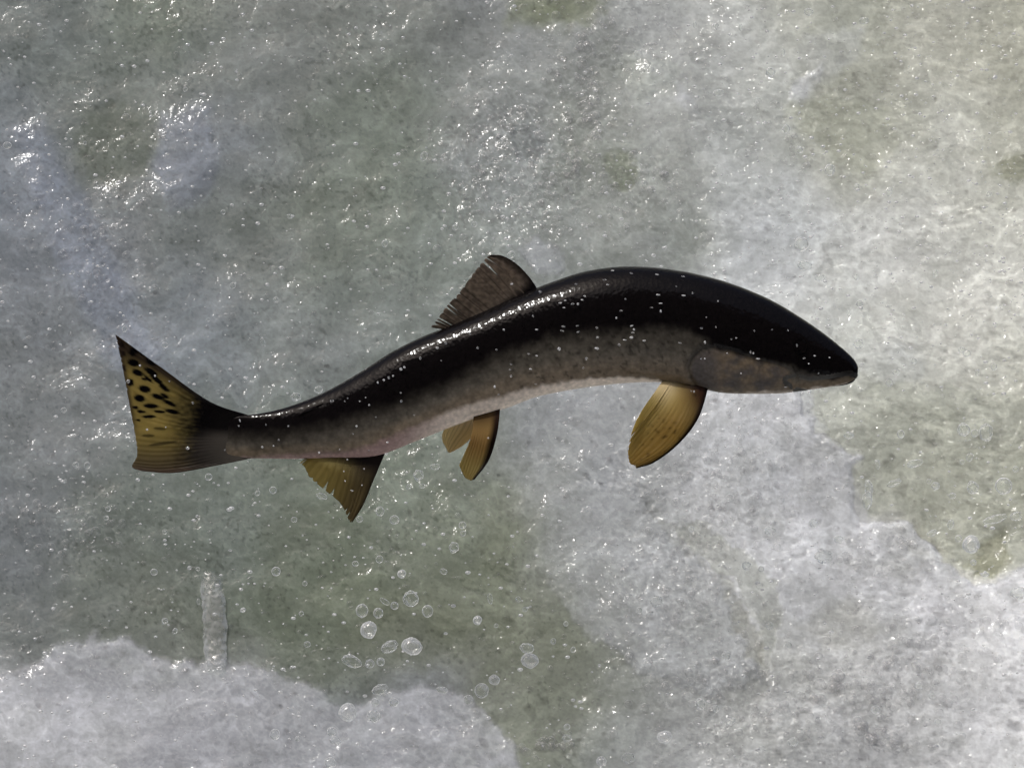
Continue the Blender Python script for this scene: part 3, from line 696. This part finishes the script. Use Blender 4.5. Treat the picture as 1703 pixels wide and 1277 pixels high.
spots = [(225,275,30,34,20),(225,355,42,24,15),(255,425,42,20,22),(350,345,46,22,32),(350,420,50,20,32),(305,540,42,24,15),(270,605,38,24,15),(400,595,48,17,18),(350,660,52,16,4),
 (390,475,60,16,38),(440,530,44,16,38),(205,495,24,26,0),(240,670,22,10,5),(335,735,48,11,0),(140,225,24,20,30),(290,285,34,18,38),(410,820,44,10,5),(330,870,44,10,0),(430,925,95,11,-8),
 (410,700,40,10,5),(480,640,50,14,25),(330,470,40,10,40),(260,760,18,8,0),(150,290,14,24,-15),(160,390,12,26,-15),(300,470,16,9,30),(280,700,30,10,5),(450,590,34,12,30),(500,700,50,16,12)]
def tail_col(x, y, u, t, nn):
    yel = np.array((0.66, 0.53, 0.20)); olive = np.array((0.27, 0.215, 0.125)); brown = np.array((0.085, 0.058, 0.045)); blk = np.array((0.006, 0.005, 0.006))
    c = mix(yel, olive, sstep(0.45, 0.85, u))
    c = mix(c, (0.30, 0.225, 0.17), sstep(0.80, 0.92, u))
    c = mix(c, (0.07, 0.045, 0.04), sstep(0.95, 1.0, u) * 0.7)
    k = np.zeros_like(x)
    for (sx, sy, rx, ry, a) in spots:
        px = 170 + .2349 * sx; py = 520 + .2349 * sy; a = R(a)
        ex = ((x - px) * math.cos(a) + (y - py) * math.sin(a)) / (rx * .2349); ey = (-(x - px) * math.sin(a) + (y - py) * math.cos(a)) / (ry * .2349)
        k = np.maximum(k, sstep(1.2, 0.85, np.sqrt(ex ** 2 + ey ** 2)) * (1 if sy < 780 else 0.6))
    c = mix(c, brown, sstep(0.24, 0.07, u + 0.1 * (1 - t)) * 0.95)
    c = mix(c, blk * 1.6, k)                 # dark leading rays
    c = mix(c, brown * 1.2, sstep(0.93, 1.0, t) * sstep(0.6, 0.4, u) * 0.8)
    base = sstep(0.66, 0.28, t + 0.06 * fbm(x / 10, y / 6, 2, 301))
    c = mix(c, np.where((u < 0.52)[:, None], blk, np.array((0.045, 0.038, 0.036))), base * (1 - 0.6 * sstep(0.84, 0.95, u)))
    c = mix(c, (0.04, 0.033, 0.03), sstep(0.4, 0.15, t) * sstep(0.55, 0.65, u))
    kb = sstep(300, 372, x + 8 * noise(x / 9, y / 5, 305)) * sstep(0.0, 0.05, u) * sstep(1.0, 0.97, u)
    kd = sstep(-10, 10, y - np.interp(x, [300, 340, 390, 460], [716, 718, 722, 724]))
    c = mix(c, mix((0.0045, 0.0037, 0.0040), (0.062, 0.056, 0.048), kd), kb)
    return c * (0.95 + 0.15 * nn * fbm(x / 12, y / 8, 2, 302))[:, None] * 0.8
fin('tail_fin', [[(412,690),(350,668),(270,612),(193,556)],[(400,700),(330,668),(262,628),(201,592)],[(395,712),(320,692),(255,668),(210,637)],[(392,722),(310,711),(260,701),(219,687)],
 [(392,732),(310,735),(260,734),(227,730)],[(392,742),(310,755),(260,759),(229,757)],[(398,752),(330,772),(270,780),(221,776)],[(418,762),(365,773),(290,786),(238,783)]],
 0, 10, 22, tail_col, jag=4, corr=0.3, thick=4, seed=1, label='yellow black spotted tail fin')
def dorsal_col(x, y, u, t, nn):
    c = mix((0.32, 0.26, 0.21), (0.28, 0.235, 0.19), u)
    c = mix(c, (0.03, 0.022, 0.016), sstep(0.3, 0.8, nn) * 0.8 * sstep(0.05, 0.2, u))
    c = mix(c, (0.025, 0.018, 0.017), sstep(0.10, 0.0, u) * 0.9)
    c = mix(c, (0.006, 0.005, 0.006), sstep(0.42, 0.22, t))
    return c * (0.85 + 0.5 * np.clip(fbm(x / 7, y / 7, 2, 310), -0.4, 0.6))[:, None]
fin('dorsal_fin', [[(906,502),(884,466),(860,440),(836,426),(815,424)],[(888,515),(852,478),(828,450),(806,432)],[(862,528),(815,484),(786,457)],[(832,540),(790,508),(764,487)],
 [(805,552),(768,527),(744,508)],[(785,560),(752,543),(728,530)],[(775,566),(745,550),(716,545)]], 4, 9, 16, dorsal_col, jag=14, gap=0.15, thick=3.4, corr=0.7, seed=3, label='torn brown dorsal fin')
def anal_col(x, y, u, t, nn):
    c = mix((0.19, 0.15, 0.075), (0.38, 0.31, 0.12), sstep(0.2, 0.65, u))
    c = mix(c, c * 0.45, sstep(0.5, 1, nn) * 0.6)
    c = mix(c, (0.02, 0.016, 0.012), sstep(0.10, 0.0, u) * 0.8)
    c = mix(c, (0.014, 0.011, 0.010), sstep(0.62, 0.2, t + 0.35 * u))
    return c
fin('anal_fin', [[(644,745),(622,797),(604,840),(586,869)],[(622,748),(606,800),(592,842),(581,866)],[(604,750),(590,803),(580,838),(573,848)],[(588,751),(574,800),(564,834)],
 [(568,752),(552,790),(540,814)],[(548,753),(530,778),(516,794)],[(528,753),(514,768),(507,777)],[(515,754),(506,762),(497,768)]], 0, 5, 14, anal_col, jag=7, gap=0.12, thick=3, corr=0.3, seed=5)
def pelv_col(x, y, u, t, nn):
    c = mix((0.31, 0.20, 0.075), (0.38, 0.31, 0.13), sstep(0.35, 0.85, t))
    c = mix(c, (0.012, 0.007, 0.005), sstep(0.34, 0.08, u))
    c = mix(c, (0.02, 0.009, 0.005), sstep(0.35, 0.05, t) * 0.8)
    return c * (1.12 - 0.3 * (nn > 0.6))[:, None]
fin('pelvic_fin', [[(832,678),(827,720),(813,765),(789,797)],[(817,682),(808,730),(796,772),(782,798)],[(802,686),(793,730),(780,770),(773,792)],[(788,690),(784,725),(772,755),(764,773)]],
 8, 30, 9, pelv_col, jag=4, thick=3, corr=0.25, seed=8, label='dark amber pelvic fin')
def pelv2_col(x, y, u, t, nn):
    c = mix((0.62, 0.50, 0.30), (0.70, 0.60, 0.38), sstep(0.2, 0.8, u))
    return c * (1.08 - 0.22 * (nn > 0.6))[:, None]
fin('pelvic_fin', [[(806,680),(797,712),(780,732),(766,744)],[(786,684),(773,714),(758,735),(747,753)],[(764,690),(750,716),(742,735),(742,746)],[(752,694),(740,712),(735,724),(736,736)]],
 -6, -14, 8, pelv2_col, jag=3, thick=2.5, corr=0.3, seed=9, label='pale yellow pelvic fin')
def pec_col(x, y, u, t, nn):
    c = mix((0.44, 0.31, 0.10), (0.64, 0.53, 0.24), sstep(0.3, 0.9, u))
    c = mix(c, (0.60, 0.48, 0.27), sstep(0.45, 0.1, t) * sstep(0.45, 0.75, u))
    c = mix(c, (0.035, 0.016, 0.010), sstep(0.62, 0.15, t + 0.55 * u) )
    c = mix(c, (0.010, 0.006, 0.005), sstep(0.10, 0.02, u))
    c = mix(c, (0.10, 0.07, 0.018), sstep(0.75, 1, nn) * 0.8 * sstep(0.3, 0.55, t))
    c = mix(c, (0.09, 0.05, 0.015), sstep(0.35, 0.6, fbm(x / 9, y / 9, 2, 330)) * 0.6 * sstep(0.3, 0.5, t) * sstep(0.8, 0.3, u))
    return c
fin('pectoral_fin', [[(1180,636),(1160,695),(1127,737),(1085,768),(1056,777)],[(1164,632),(1136,695),(1100,742),(1052,772)],[(1148,630),(1117,690),(1081,732),(1045,768)],
 [(1132,628),(1101,680),(1070,716),(1042,750)],[(1118,628),(1090,668),(1065,700),(1047,722)],[(1104,630),(1083,658),(1067,680),(1055,700)]], 8, 66, 13, pec_col, jag=5, gap=0.15, thick=3, corr=0.25, seed=12)
def adip_col(x, y, u, t, nn):
    return mix((0.03, 0.026, 0.026), (0.11, 0.095, 0.095), sstep(0.1, 0.6, t))
fin('adipose_fin', [[(552,664),(545,668),(534,672)],[(538,672),(525,676),(512,680)],[(520,682),(508,685),(496,689)]], 16, 22, 5, adip_col, jag=1, thick=4, corr=0.2, seed=14)

# ------------------------------------------------------------------ jet of water and strands
def tube(name, pts, mat, lump, seed, n=28, m=90, colors=None):
    """pts: (x, y, half width) on the chute, lifted clear of it"""
    P = catmull(np.array(pts, float), m)
    _, hb, _, _ = field(P[:, 0], P[:, 1])
    a = np.arange(n) * 2 * np.pi / n
    w = P[:, 2:3] * (1 + lump * noise(P[:, 1:2] / 11 + 4 * np.cos(a), 3 * np.sin(a) + seed + P[:, 1:2] / 17, seed))
    X = P[:, 0:1] + w * np.cos(a); Y = P[:, 1:2] + 0 * a
    Hh2 = hb[:, None] + 0.12 * P[:, 2:3] + w * 0.42 * np.sin(a) + 0.7 * noise(X / 7, Y / 7, seed + 5)
    V = water_point(X.ravel(), Y.ravel(), Hh2.ravel())
    ii = np.arange(m * n).reshape(m, n)
    f = np.stack((ii[:-1], np.roll(ii, -1, 1)[:-1], np.roll(ii, -1, 1)[1:], ii[1:]), -1).reshape(-1, 4)
    V = np.vstack((V, V[ii[0]].mean(0), V[ii[-1]].mean(0)))
    f = np.vstack((np.stack((f[:, 0], f[:, 1], f[:, 2]), -1), np.stack((f[:, 0], f[:, 2], f[:, 3]), -1),
                   np.array([(ii[0, i], m * n, ii[0, (i + 1) % n]) for i in range(n)]), np.array([(ii[-1, (i + 1) % n], m * n + 1, ii[-1, i]) for i in range(n)])))
    c = None
    if colors is not None: c = np.array(colors)[None] * (1 + 0.12 * fbm(X.ravel() / 9, Y.ravel() / 7, 3, seed + 3))[:, None]; c = np.vstack((c, c[:2]))
    dn = sstep(0.0, 0.32, np.linspace(0, 1, m)) * sstep(1.0, 0.86, np.linspace(0, 1, m))
    dn = np.repeat(dn, n) * (0.75 + 0.5 * noise(X.ravel() / 7, Y.ravel() / 9, seed + 9)) * 1.25
    return make_mesh(name, V, f, mat, c, extra={'dense': np.r_[dn, 0, 0]})
link('water_jet', tube('water_jet', [(349,944,5),(349,951,13),(352,963,17),(352,980,18),(356,998,20),(356,1018,19),(358,1038,20),(357,1058,19),(358,1078,19),(360,1100,17),(361,1122,12)], JET, 0.12, 2, colors=lin((138,143,147))),
     label='short upright jet of grey water rising from the foam mound', cat='water jet')

# ------------------------------------------------------------------ droplets
def drop_mesh(name, seed, lump, mat, ns=36, nr=24):
    V = [(0, 0, 1)]; F = []
    for j in range(1, nr):
        t = math.pi * j / nr
        for i in range(ns):
            a = 2 * math.pi * i / ns; V.append((math.sin(t) * math.cos(a), math.sin(t) * math.sin(a), math.cos(t)))
    V.append((0, 0, -1)); V = np.array(V); last = len(V) - 1
    r = 1 + lump * noise(V[:, 0] * 1.1 + seed + V[:, 2], V[:, 1] * 1.1 + seed * 3 - V[:, 2], seed) + lump * 0.5 * noise(V[:, 0] * 2.3 - V[:, 2] * 1.7, V[:, 1] * 2.3 + seed, seed + 1)
    V = V * r[:, None]
    for i in range(ns):
        F.append((0, 1 + i, 1 + (i + 1) % ns)); b = 1 + (nr - 2) * ns; F.append((last, b + (i + 1) % ns, b + i))
    for j in range(nr - 2):
        for i in range(ns):
            a0 = 1 + j * ns + i; a1 = 1 + j * ns + (i + 1) % ns
            F.append((a0, a0 + ns, a1 + ns)); F.append((a0, a1 + ns, a1))
    return make_mesh(name, V, F, mat)
ROUND = [drop_mesh('round_droplet', k, 0.05, CLEAR) for k in range(4)]
LUMPY = [drop_mesh('lumpy_droplet', 10 + k, 0.26, CLEAR) for k in range(4)]
MILK = [drop_mesh('foamy_droplet', 20 + k, 0.13, MILKY) for k in range(3)]

air = [  # x, y, half width, half height, tilt, kind
(602,1015,10,11,0,'r'),(629,1019,8,8.5,0,'r'),(656,1007,6.5,6.5,0,'r'),(711,1016,9,10,0,'r'),(613,1047,13,14,0,'m'),(648,1075,14,9,-25,'l'),(685,1074,17,14,10,'m'),(586,1099,17,9,20,'l'),
(615,1103,7.5,7.5,0,'r'),(633,1100,6.5,7,0,'r'),(794,1031,7,7.5,0,'m'),(801,1148,11.5,12,0,'r'),(779,1163,8,8,0,'r'),(822,1130,9,8.5,0,'m'),(632,1146,13,8,-20,'l'),(735,1147,9,5,15,'l'),
(624,1167,6,7,0,'l'),(655,1167,8,7,0,'l'),(578,1184,14,15,0,'m'),(622,1190,11,9,30,'l'),(684,995,13,12,20,'l'),(640,1000,9,4,35,'l'),(632,850,7,8,0,'r'),(656,864,8,7.5,0,'r'),(598,863,5.5,5.5,0,'r'),
(459,950,7.5,7.5,0,'r'),(256,951,6,5.5,0,'r'),(511,1071,5.5,5,0,'r'),(489,864,5,4.5,0,'r'),(457,1221,8,9,0,'r'),(552,1216,8,7.5,0,'r'),(559,1231,10,6,10,'l'),(549,1268,9,9,0,'r'),(495,1228,4,4.5,0,'r'),
(668,954,7,7,0,'m'),(631,930,6,6.5,0,'r'),(591,937,5.5,4.5,0,'r'),(738,950,6,4.5,30,'l'),(755,910,7.5,9,0,'l'),(769,873,6,6,0,'r'),(770,887,4.5,4.5,0,'r'),(876,1078,11,8,15,'l'),(881,1098,14,12,20,'m'),
(920,1066,4.5,5,0,'r'),(953,1080,4,5,20,'r'),(941,1037,4,4,0,'r'),(873,1013,4,4,0,'r'),(825,1040,3.5,3.5,0,'r'),(1063,1015,5,6,10,'r'),(1092,1000,10,10,0,'l'),(1208,1090,7,7,0,'l'),(815,995,4,9,-10,'l'),
(862,996,5,4,30,'l'),(696,790,8,9,0,'l'),(702,808,5,4,0,'r'),(680,809,4,4,0,'r'),(724,776,8,5,0,'l'),(329,946,3.5,3.5,0,'r'),(315,944,3.5,3.5,0,'m'),(330,1000,3,5,0,'r'),(404,1014,5,4,-20,'m'),(274,884,4,4,0,'r'),(177,861,4,4,0,'r'),
(507,970,4,4,0,'r'),(501,1020,4,4,0,'r'),(274,1032,5,5,0,'l'),(291,1049,4,5,20,'r'),
(1640,719,11,14,0,'l'),(1621,720,6.5,6.5,0,'r'),(1603,714,11,10,20,'l'),(1669,808,14,14,0,'r'),(1618,810,10,10,0,'l'),(1584,824,6,5,0,'r'),(1556,808,6.5,6.5,0,'l'),(1615,905,14,15,0,'m'),(1594,895,5.5,6,0,'r'),
(1581,872,5,8,10,'l'),(1550,886,9,4.5,-25,'l'),(1689,780,5,5,0,'r'),(1613,760,5.5,7,20,'l'),(1600,768,4,4,0,'r'),(1445,812,7,14,-5,'l'),(1442,832,8,14,0,'l'),(1460,772,3.5,8,-5,'l'),(1487,803,12,5,-22,'l'),(1608,588,7,6,0,'r'),
(1625,620,3.5,6,0,'r'),(1638,955,7,4,0,'m'),(1619,935,5,5,0,'r'),(1655,863,20,6.5,-14,'l'),(1690,858,10,7,-12,'l'),(1412,724,8,6,0,'l'),(1498,722,6,7,0,'r'),(1522,770,14,6,-18,'l'),(1545,800,4,4,0,'r'),
(1333,406,12,12,0,'r'),(1339,441,13,8,10,'l'),(1308,215,6,8,0,'r'),(1282,120,9,7.5,0,'l'),(1302,88,4,7,0,'r'),(1380,283,9,10,0,'l'),(1330,250,6,6,0,'r'),(1425,310,4,5,0,'l'),(1479,319,5,8,12,'l'),(1645,323,5,4,0,'l'),
(1430,505,6,6,0,'r'),(1412,520,4,6,0,'r'),(1364,462,9,6,0,'l'),(1424,461,5,5,0,'l'),(1428,572,8,8,0,'l'),(1479,636,6,7,0,'r'),(1490,619,6,5,0,'r'),(1520,600,5,5,0,'l'),(1600,582,6,5,0,'l'),(1653,610,5,6,0,'r'),(1556,455,4,7,15,'l'),
(1156,42,3.5,6,0,'r'),(1191,43,5,5,0,'r'),(1232,46,4,6,0,'r'),(1195,155,9,6,0,'l'),(1345,20,8,6,0,'l'),(1437,35,8,6,0,'l'),
(705,260,6,8,10,'r'),(757,378,5,5,0,'r'),(789,373,5,5,0,'r'),(850,424,7,6,-40,'r'),(640,405,5,6,0,'r'),(12,242,7,6,0,'r'),(371,353,4,4,0,'r'),(482,360,5,4,20,'r'),(308,149,4,4,0,'r'),(141,238,3,3.5,0,'r'),
(121,453,3.5,3.5,0,'r'),(100,513,3,4,0,'r'),(274,574,5.5,5,0,'r'),(453,588,4,3,0,'r'),(346,532,3.5,3,0,'r'),(387,475,5,5,0,'r'),(459,499,4.5,5,0,'r'),(437,570,3.5,8,-20,'l'),(492,660,8,7,0,'l'),(530,648,7,6,0,'l'),(207,547,4,6,10,'r'),
(106,682,4.5,4.5,0,'l'),(20,735,3,3,0,'r'),(126,773,5,5,0,'r'),(145,774,5,6,0,'r'),(180,846,4.5,4.5,0,'r'),(347,793,6,6,0,'r'),(428,820,4,5,25,'r'),(454,815,6,6,0,'r'),(535,825,9,5,15,'l'),(108,800,3,3,0,'r'),
(1150,880,5,5,0,'r'),(1281,882,10,7,0,'l'),(1354,869,8,7,0,'l'),(1242,940,8,7,0,'l'),(1395,896,8,6,0,'l'),(1370,925,14,11,0,'l'),(1266,946,5,5,0,'r'),(1280,1040,6,6,0,'l'),(1312,1072,5,5,0,'r'),
(1528,1140,7,6,0,'r'),(1550,1156,6,6,0,'r'),(1456,1180,8,7,0,'r'),(1190,1178,6,6,0,'r'),(1165,1170,9,9,0,'l'),(1215,1200,9,5,-30,'l'),(1560,1200,6,5,0,'r'),(1319,1233,8,7,0,'l'),(1695,985,14,9,0,'l'),(1105,1225,12,10,0,'m'),(1045,1260,10,9,0,'l'),(1000,1265,8,8,0,'m'),(943,1227,7,6,0,'l'),(943,1208,5,5,0,'r')]
ords = ['first','second','third','fourth','fifth','sixth','seventh','eighth','ninth','tenth','eleventh','twelfth','thirteenth','fourteenth','fifteenth','sixteenth','seventeenth','eighteenth','nineteenth','twentieth']
def ordinal(n):
    if n < 20: return ords[n]
    tens = {2: 'twenty', 3: 'thirty', 4: 'forty', 5: 'fifty', 6: 'sixty'}
    n1 = n + 1; t, u = divmod(n1, 10)
    return (tens[t] + ' ' + ords[u - 1]) if u else {2: 'twentieth', 3: 'thirtieth', 4: 'fortieth', 5: 'fiftieth', 6: 'sixtieth'}[t]
zones = [
 (0, 0, 470, 330, 'in the upper left corner of the water'), (0, 330, 330, 560, 'above the spotted tail fin tip'), (330, 330, 620, 700, 'above the fish\'s tail stalk'),
 (620, 0, 870, 430, 'above and left of the dorsal fin'), (1100, 0, 1260, 240, 'straight above the fish\'s head'), (1260, 0, 1703, 340, 'in the upper right corner of the water'),
 (1300, 340, 1450, 600, 'close above the fish\'s snout'), (1450, 340, 1703, 660, 'right of the fish\'s snout'), (1380, 660, 1560, 860, 'in the pool below the snout'),
 (1560, 660, 1703, 850, 'in the green pool at the right edge'), (1530, 850, 1703, 1000, 'at the foot of the green pool'), (0, 560, 330, 900, 'left of and below the tail fin'),
 (330, 700, 560, 880, 'between the tail fin and anal fin'), (560, 760, 760, 880, 'beside the anal fin tip'), (0, 880, 480, 1060, 'above the left foam mound'),
 (480, 880, 720, 985, 'in the dark water below the anal fin'), (480, 985, 730, 1125, 'in the cluster over the olive pool'), (430, 1125, 700, 1277, 'on the right of the left foam mound'),
 (700, 1100, 860, 1277, 'beside the foam mound\'s right edge'), (700, 860, 850, 1060, 'below the pelvic fins'), (850, 960, 1000, 1120, 'in the green strip below the pectoral fin'),
 (930, 1180, 1150, 1277, 'at the bottom edge of the middle'), (1000, 860, 1240, 1120, 'on the pale tongue below the pectoral fin'), (1240, 850, 1420, 1100, 'on the right foam ledge'), (1150, 1100, 1703, 1277, 'in the lower right froth')]
def zone_of(x, y):
    for z in zones:
        if z[0] <= x < z[2] and z[1] <= y < z[3]: return z[4]
    return 'on open water'
def shape_word(d):
    a = {'r': 'clear round', 'l': 'clear misshapen', 'm': 'milky white'}[d[5]]
    if max(d[2], d[3]) > 1.7 * min(d[2], d[3]): a = 'stretched clear'
    return ('large ' if max(d[2], d[3]) >= 10 else 'small ' if max(d[2], d[3]) <= 5 else '') + a
byz = {}
for d in air: byz.setdefault(zone_of(d[0], d[1]), []).append(d)
GRP = 'water droplets flying above the river'
for z, ds in byz.items():
    ds.sort(key=lambda d: d[0])
    for k, d in enumerate(ds):
        x, y, rx, ry, tilt, kind = d
        me = random.choice({'r': ROUND, 'l': LUMPY, 'm': MILK}[kind])
        rank = 'only' if len(ds) == 1 else ('leftmost' if k == 0 else 'rightmost' if k == len(ds) - 1 else ordinal(k) + ' from left')
        o = link('water_droplet', me, label=f'{shape_word(d)} droplet {z}, {rank}', cat='water droplet', group=GRP)
        lift = 260 + 430 * random.random()
        p = water_point(np.array([x]), np.array([y]), np.array([0.0]))[0]
        depth = (W0 - lift * S) / W0                     # the drop hangs in the air off the water face
        p = np.array(CAM) + (p - np.array(CAM)) * depth
        sc = KW * depth
        M = ROT @ Matrix.Rotation(R(-tilt), 3, 'Z') @ Matrix.Diagonal((rx * sc, ry * sc, min(rx, ry) * sc))
        o.matrix_world = Matrix.Translation(p) @ M.to_4x4()

# beads of water clinging to the fish
beads = [(640,632,3,3),(648,628,3.5,3.5),(630,636,2.5,3),(668,614,4,4),(674,611,3,3),(700,596,3.2,3.8),(728,579,4,3),(742,571,3.5,3.5),(655,625,2.5,2.5),(552,667,2.6,3.4),(556,666,2,3),(400,699,2,4),(398,708,2,2),
 (444,706,2,2),(481,708,2,2),(465,731,2.6,2.4),(437,743,3,3),(456,741,2.5,2),(375,748,2,2),(313,745,5,4.5),(247,714,3,3),(216,634,4.5,5),(235,608,3,3),(260,625,3,3),(284,634,2.4,2),(323,670,3,3),(278,710,2,1.8),(600,667,2,2),(668,653,2.4,2.4),(669,667,3,3.4),(616,673,2.4,2.4),
 (595,708,2.8,2.8),(575,667,2,2),(580,662,2,2),(589,721,2,2),(615,748,2,2),(645,735,3.4,2.4),(532,752,3,2.6),(566,747,2.2,1.8),(578,764,2.4,2.4),(627,693,2,2),(610,661,2,1.6),(690,690,2,2),(735,600,2,1.6),
 (795,579,3,3),(782,556,3.5,2),(770,550,2.4,1.6),(838,549,3,2.4),(885,510,4.4,2.2),(898,486,4.6,3),(851,473,4.2,2.6),(886,527,2.6,3.2),(892,549,4.2,2),(936,544,5.2,2.4),(934,551,5.4,2),(960,553,4.6,2),(959,543,4,1.8),
 (931,505,5,2),(951,507,4.6,2.4),(960,507,3.2,3.2),(939,501,3.6,1.6),(967,500,4,1.8),(971,494,3.6,1.8),(957,474,4,1.8),(937,513,3.4,1.8),(1004,467,5.4,1.8),(1009,475,3.6,1.6),(1018,451,4.6,1.8),(1048,456,5,1.6),(1038,499,2.6,2.6),
 (1031,518,4.4,1.6),(1023,530,2.6,3),(1048,543,4.4,1.8),(1052,549,3,3),(1050,554,4.6,1.8),(1048,562,5.2,3),(1037,566,5,1.6),(1069,567,5,1.6),(991,546,3,3),(992,562,3.6,3),(991,580,6,3.2),(1028,574,3.6,3.2),(929,581,4.6,4.6),
 (974,597,3,4.4),(969,612,2.2,2.6),(826,582,2.6,2),(850,626,3,3),(823,643,3.2,3.8),(829,656,3.4,1.8),(891,639,4,1.6),(882,614,4,2),(848,615,3,1.8),(850,606,3,1.8),(879,589,4,1.8),(892,592,3.6,1.6),(1091,458,5.4,1.8),(1134,461,5,1.8),
 (1092,492,5.6,1.8),(1134,493,5.6,2),(1096,506,5.2,1.6),(1081,513,4.4,1.4),(1096,519,2.6,4),(1149,489,2.6,2.4),(1122,478,2,2),(1075,435,3,2),(1191,502,2,2),(1169,570,2.6,4),(1163,547,3.6,2.4),(1187,545,1.8,2.4),(1171,529,2,2),(1069,568,4,1.6),(1128,571,5,1.6),
 (1322,575,2.4,3.2),(1257,597,5.6,1.8),(1245,586,2.4,3.6),(1249,588,2,3),(1334,596,4,2),(1351,592,3.2,2),(1376,595,2.4,2),(1220,563,2,2),(1212,565,2,2),(1251,551,2.6,2),(1280,549,2.4,2),(1307,550,2,2.4),(1342,605,2,2),(1358,621,2,2),(1206,588,2.4,2.2),(1163,597,2.4,2),(1229,621,2,2),
 (1169,597,2.6,2.2),(1305,644,4,1.6),(1153,651,2.4,3),(812,728,3.4,2.6),(804,749,2,3),(806,757,2.2,2.2),(575,799,2.4,2),(587,815,3.4,2.8),(573,783,2,2),(606,779,2.6,2.2),(603,806,2,2),(1148,650,2,2)]
Vp = np.c_[fx, fy]; frontmask = (PZ.ravel() > 0)
KF = np.where(frontmask)[0]
def surf_z(x, y):
    d = (fx[KF] - x) ** 2 + (fy[KF] - y) ** 2; k = np.argmin(d)
    return (PZ.ravel()[KF[k]], d[k])
def bead_zone(x, y, onbody):
    if x < 385: return 'on the spotted tail fin'
    if not onbody:
        if x < 700: return 'on the anal fin'
        if x < 900 and y > 680: return 'on the pelvic fin'
        if x < 900: return 'on the dorsal fin'
        if y > 600: return 'near the pectoral fin base'
        return 'just above the fish\'s back'
    if x < 560: return 'on the fish\'s tail stalk'
    if x < 760: return 'on the flank above the anal fin' if y > np.interp(x, dark_line[:, 0], dark_line[:, 1]) - 25 else 'on the back behind the dorsal fin'
    if x < 910: return 'on the flank below the dorsal fin'
    if x < 1000: return 'on the dark back ahead of the dorsal fin'
    if x < 1150: return 'on the dark shoulder above the pectoral fin'
    return 'on the dark head'
bz = {}
for b in beads:
    z, d2 = surf_z(b[0], b[1]); on = d2 < 36
    bz.setdefault(bead_zone(b[0], b[1], on), []).append((b, z if on else 4.0, on))
GLINT = [drop_mesh('bead_droplet', 40 + k, 0.2, (BEAD, BEAD2)[k % 2], 14, 9) for k in range(6)]
for z, bs in bz.items():
    bs.sort(key=lambda t: t[0][0])
    for k, (b, zz, on) in enumerate(bs):
        x, y, rx, ry = b
        rank = 'only one there' if len(bs) == 1 else ('leftmost' if k == 0 else 'rightmost' if k == len(bs) - 1 else ordinal(k) + ' from left')
        o = link('water_droplet', random.choice(GLINT), label=f'tiny water bead {z}, {rank}', cat='water droplet', group='water droplets flying above the river')
        off = 3 + 10 * random.random() if on else 14 + 8 * random.random()
        p = Vector(loc(x, y, zz + off).tolist())
        tilt = random.uniform(-0.25, 0.25)
        o.matrix_world = FISH_M @ Matrix.Translation(p) @ Matrix.Rotation(tilt, 4, 'Z') @ Matrix.Diagonal((rx * S * 0.62, ry * S * 0.62, min(rx, ry) * S * 0.62, 1))

# fine spray, past counting
sp = []
for _ in range(2600):
    x = random.uniform(-80, 1780); y = random.uniform(-80, 1350)
    sp.append((x, y, 1.1 + 2.3 * random.random() ** 3, 140 + 420 * random.random()))
for _ in range(900):
    x = 1703 - abs(random.gauss(0, 380)); y = random.uniform(-60, 700)
    sp.append((x, y, 1.0 + 2.0 * random.random() ** 3, 140 + 420 * random.random()))
sp = np.array(sp)
_, shh, _, _ = field(sp[:, 0], sp[:, 1])
sph = np.vstack((DV, DV * np.array((1, 1, -1)))); spT = np.vstack((DT, DT[:, ::-1] + len(DV)))
sv, sf = merged(water_point(sp[:, 0], sp[:, 1], shh + sp[:, 3]), sp[:, 2], sph * np.array((1.25, 0.8, 0.8)), spT)
link('spray', make_mesh('spray', sv, sf, BEAD), kind='stuff', cat='spray', label='fine white spray of specks hanging over the water')
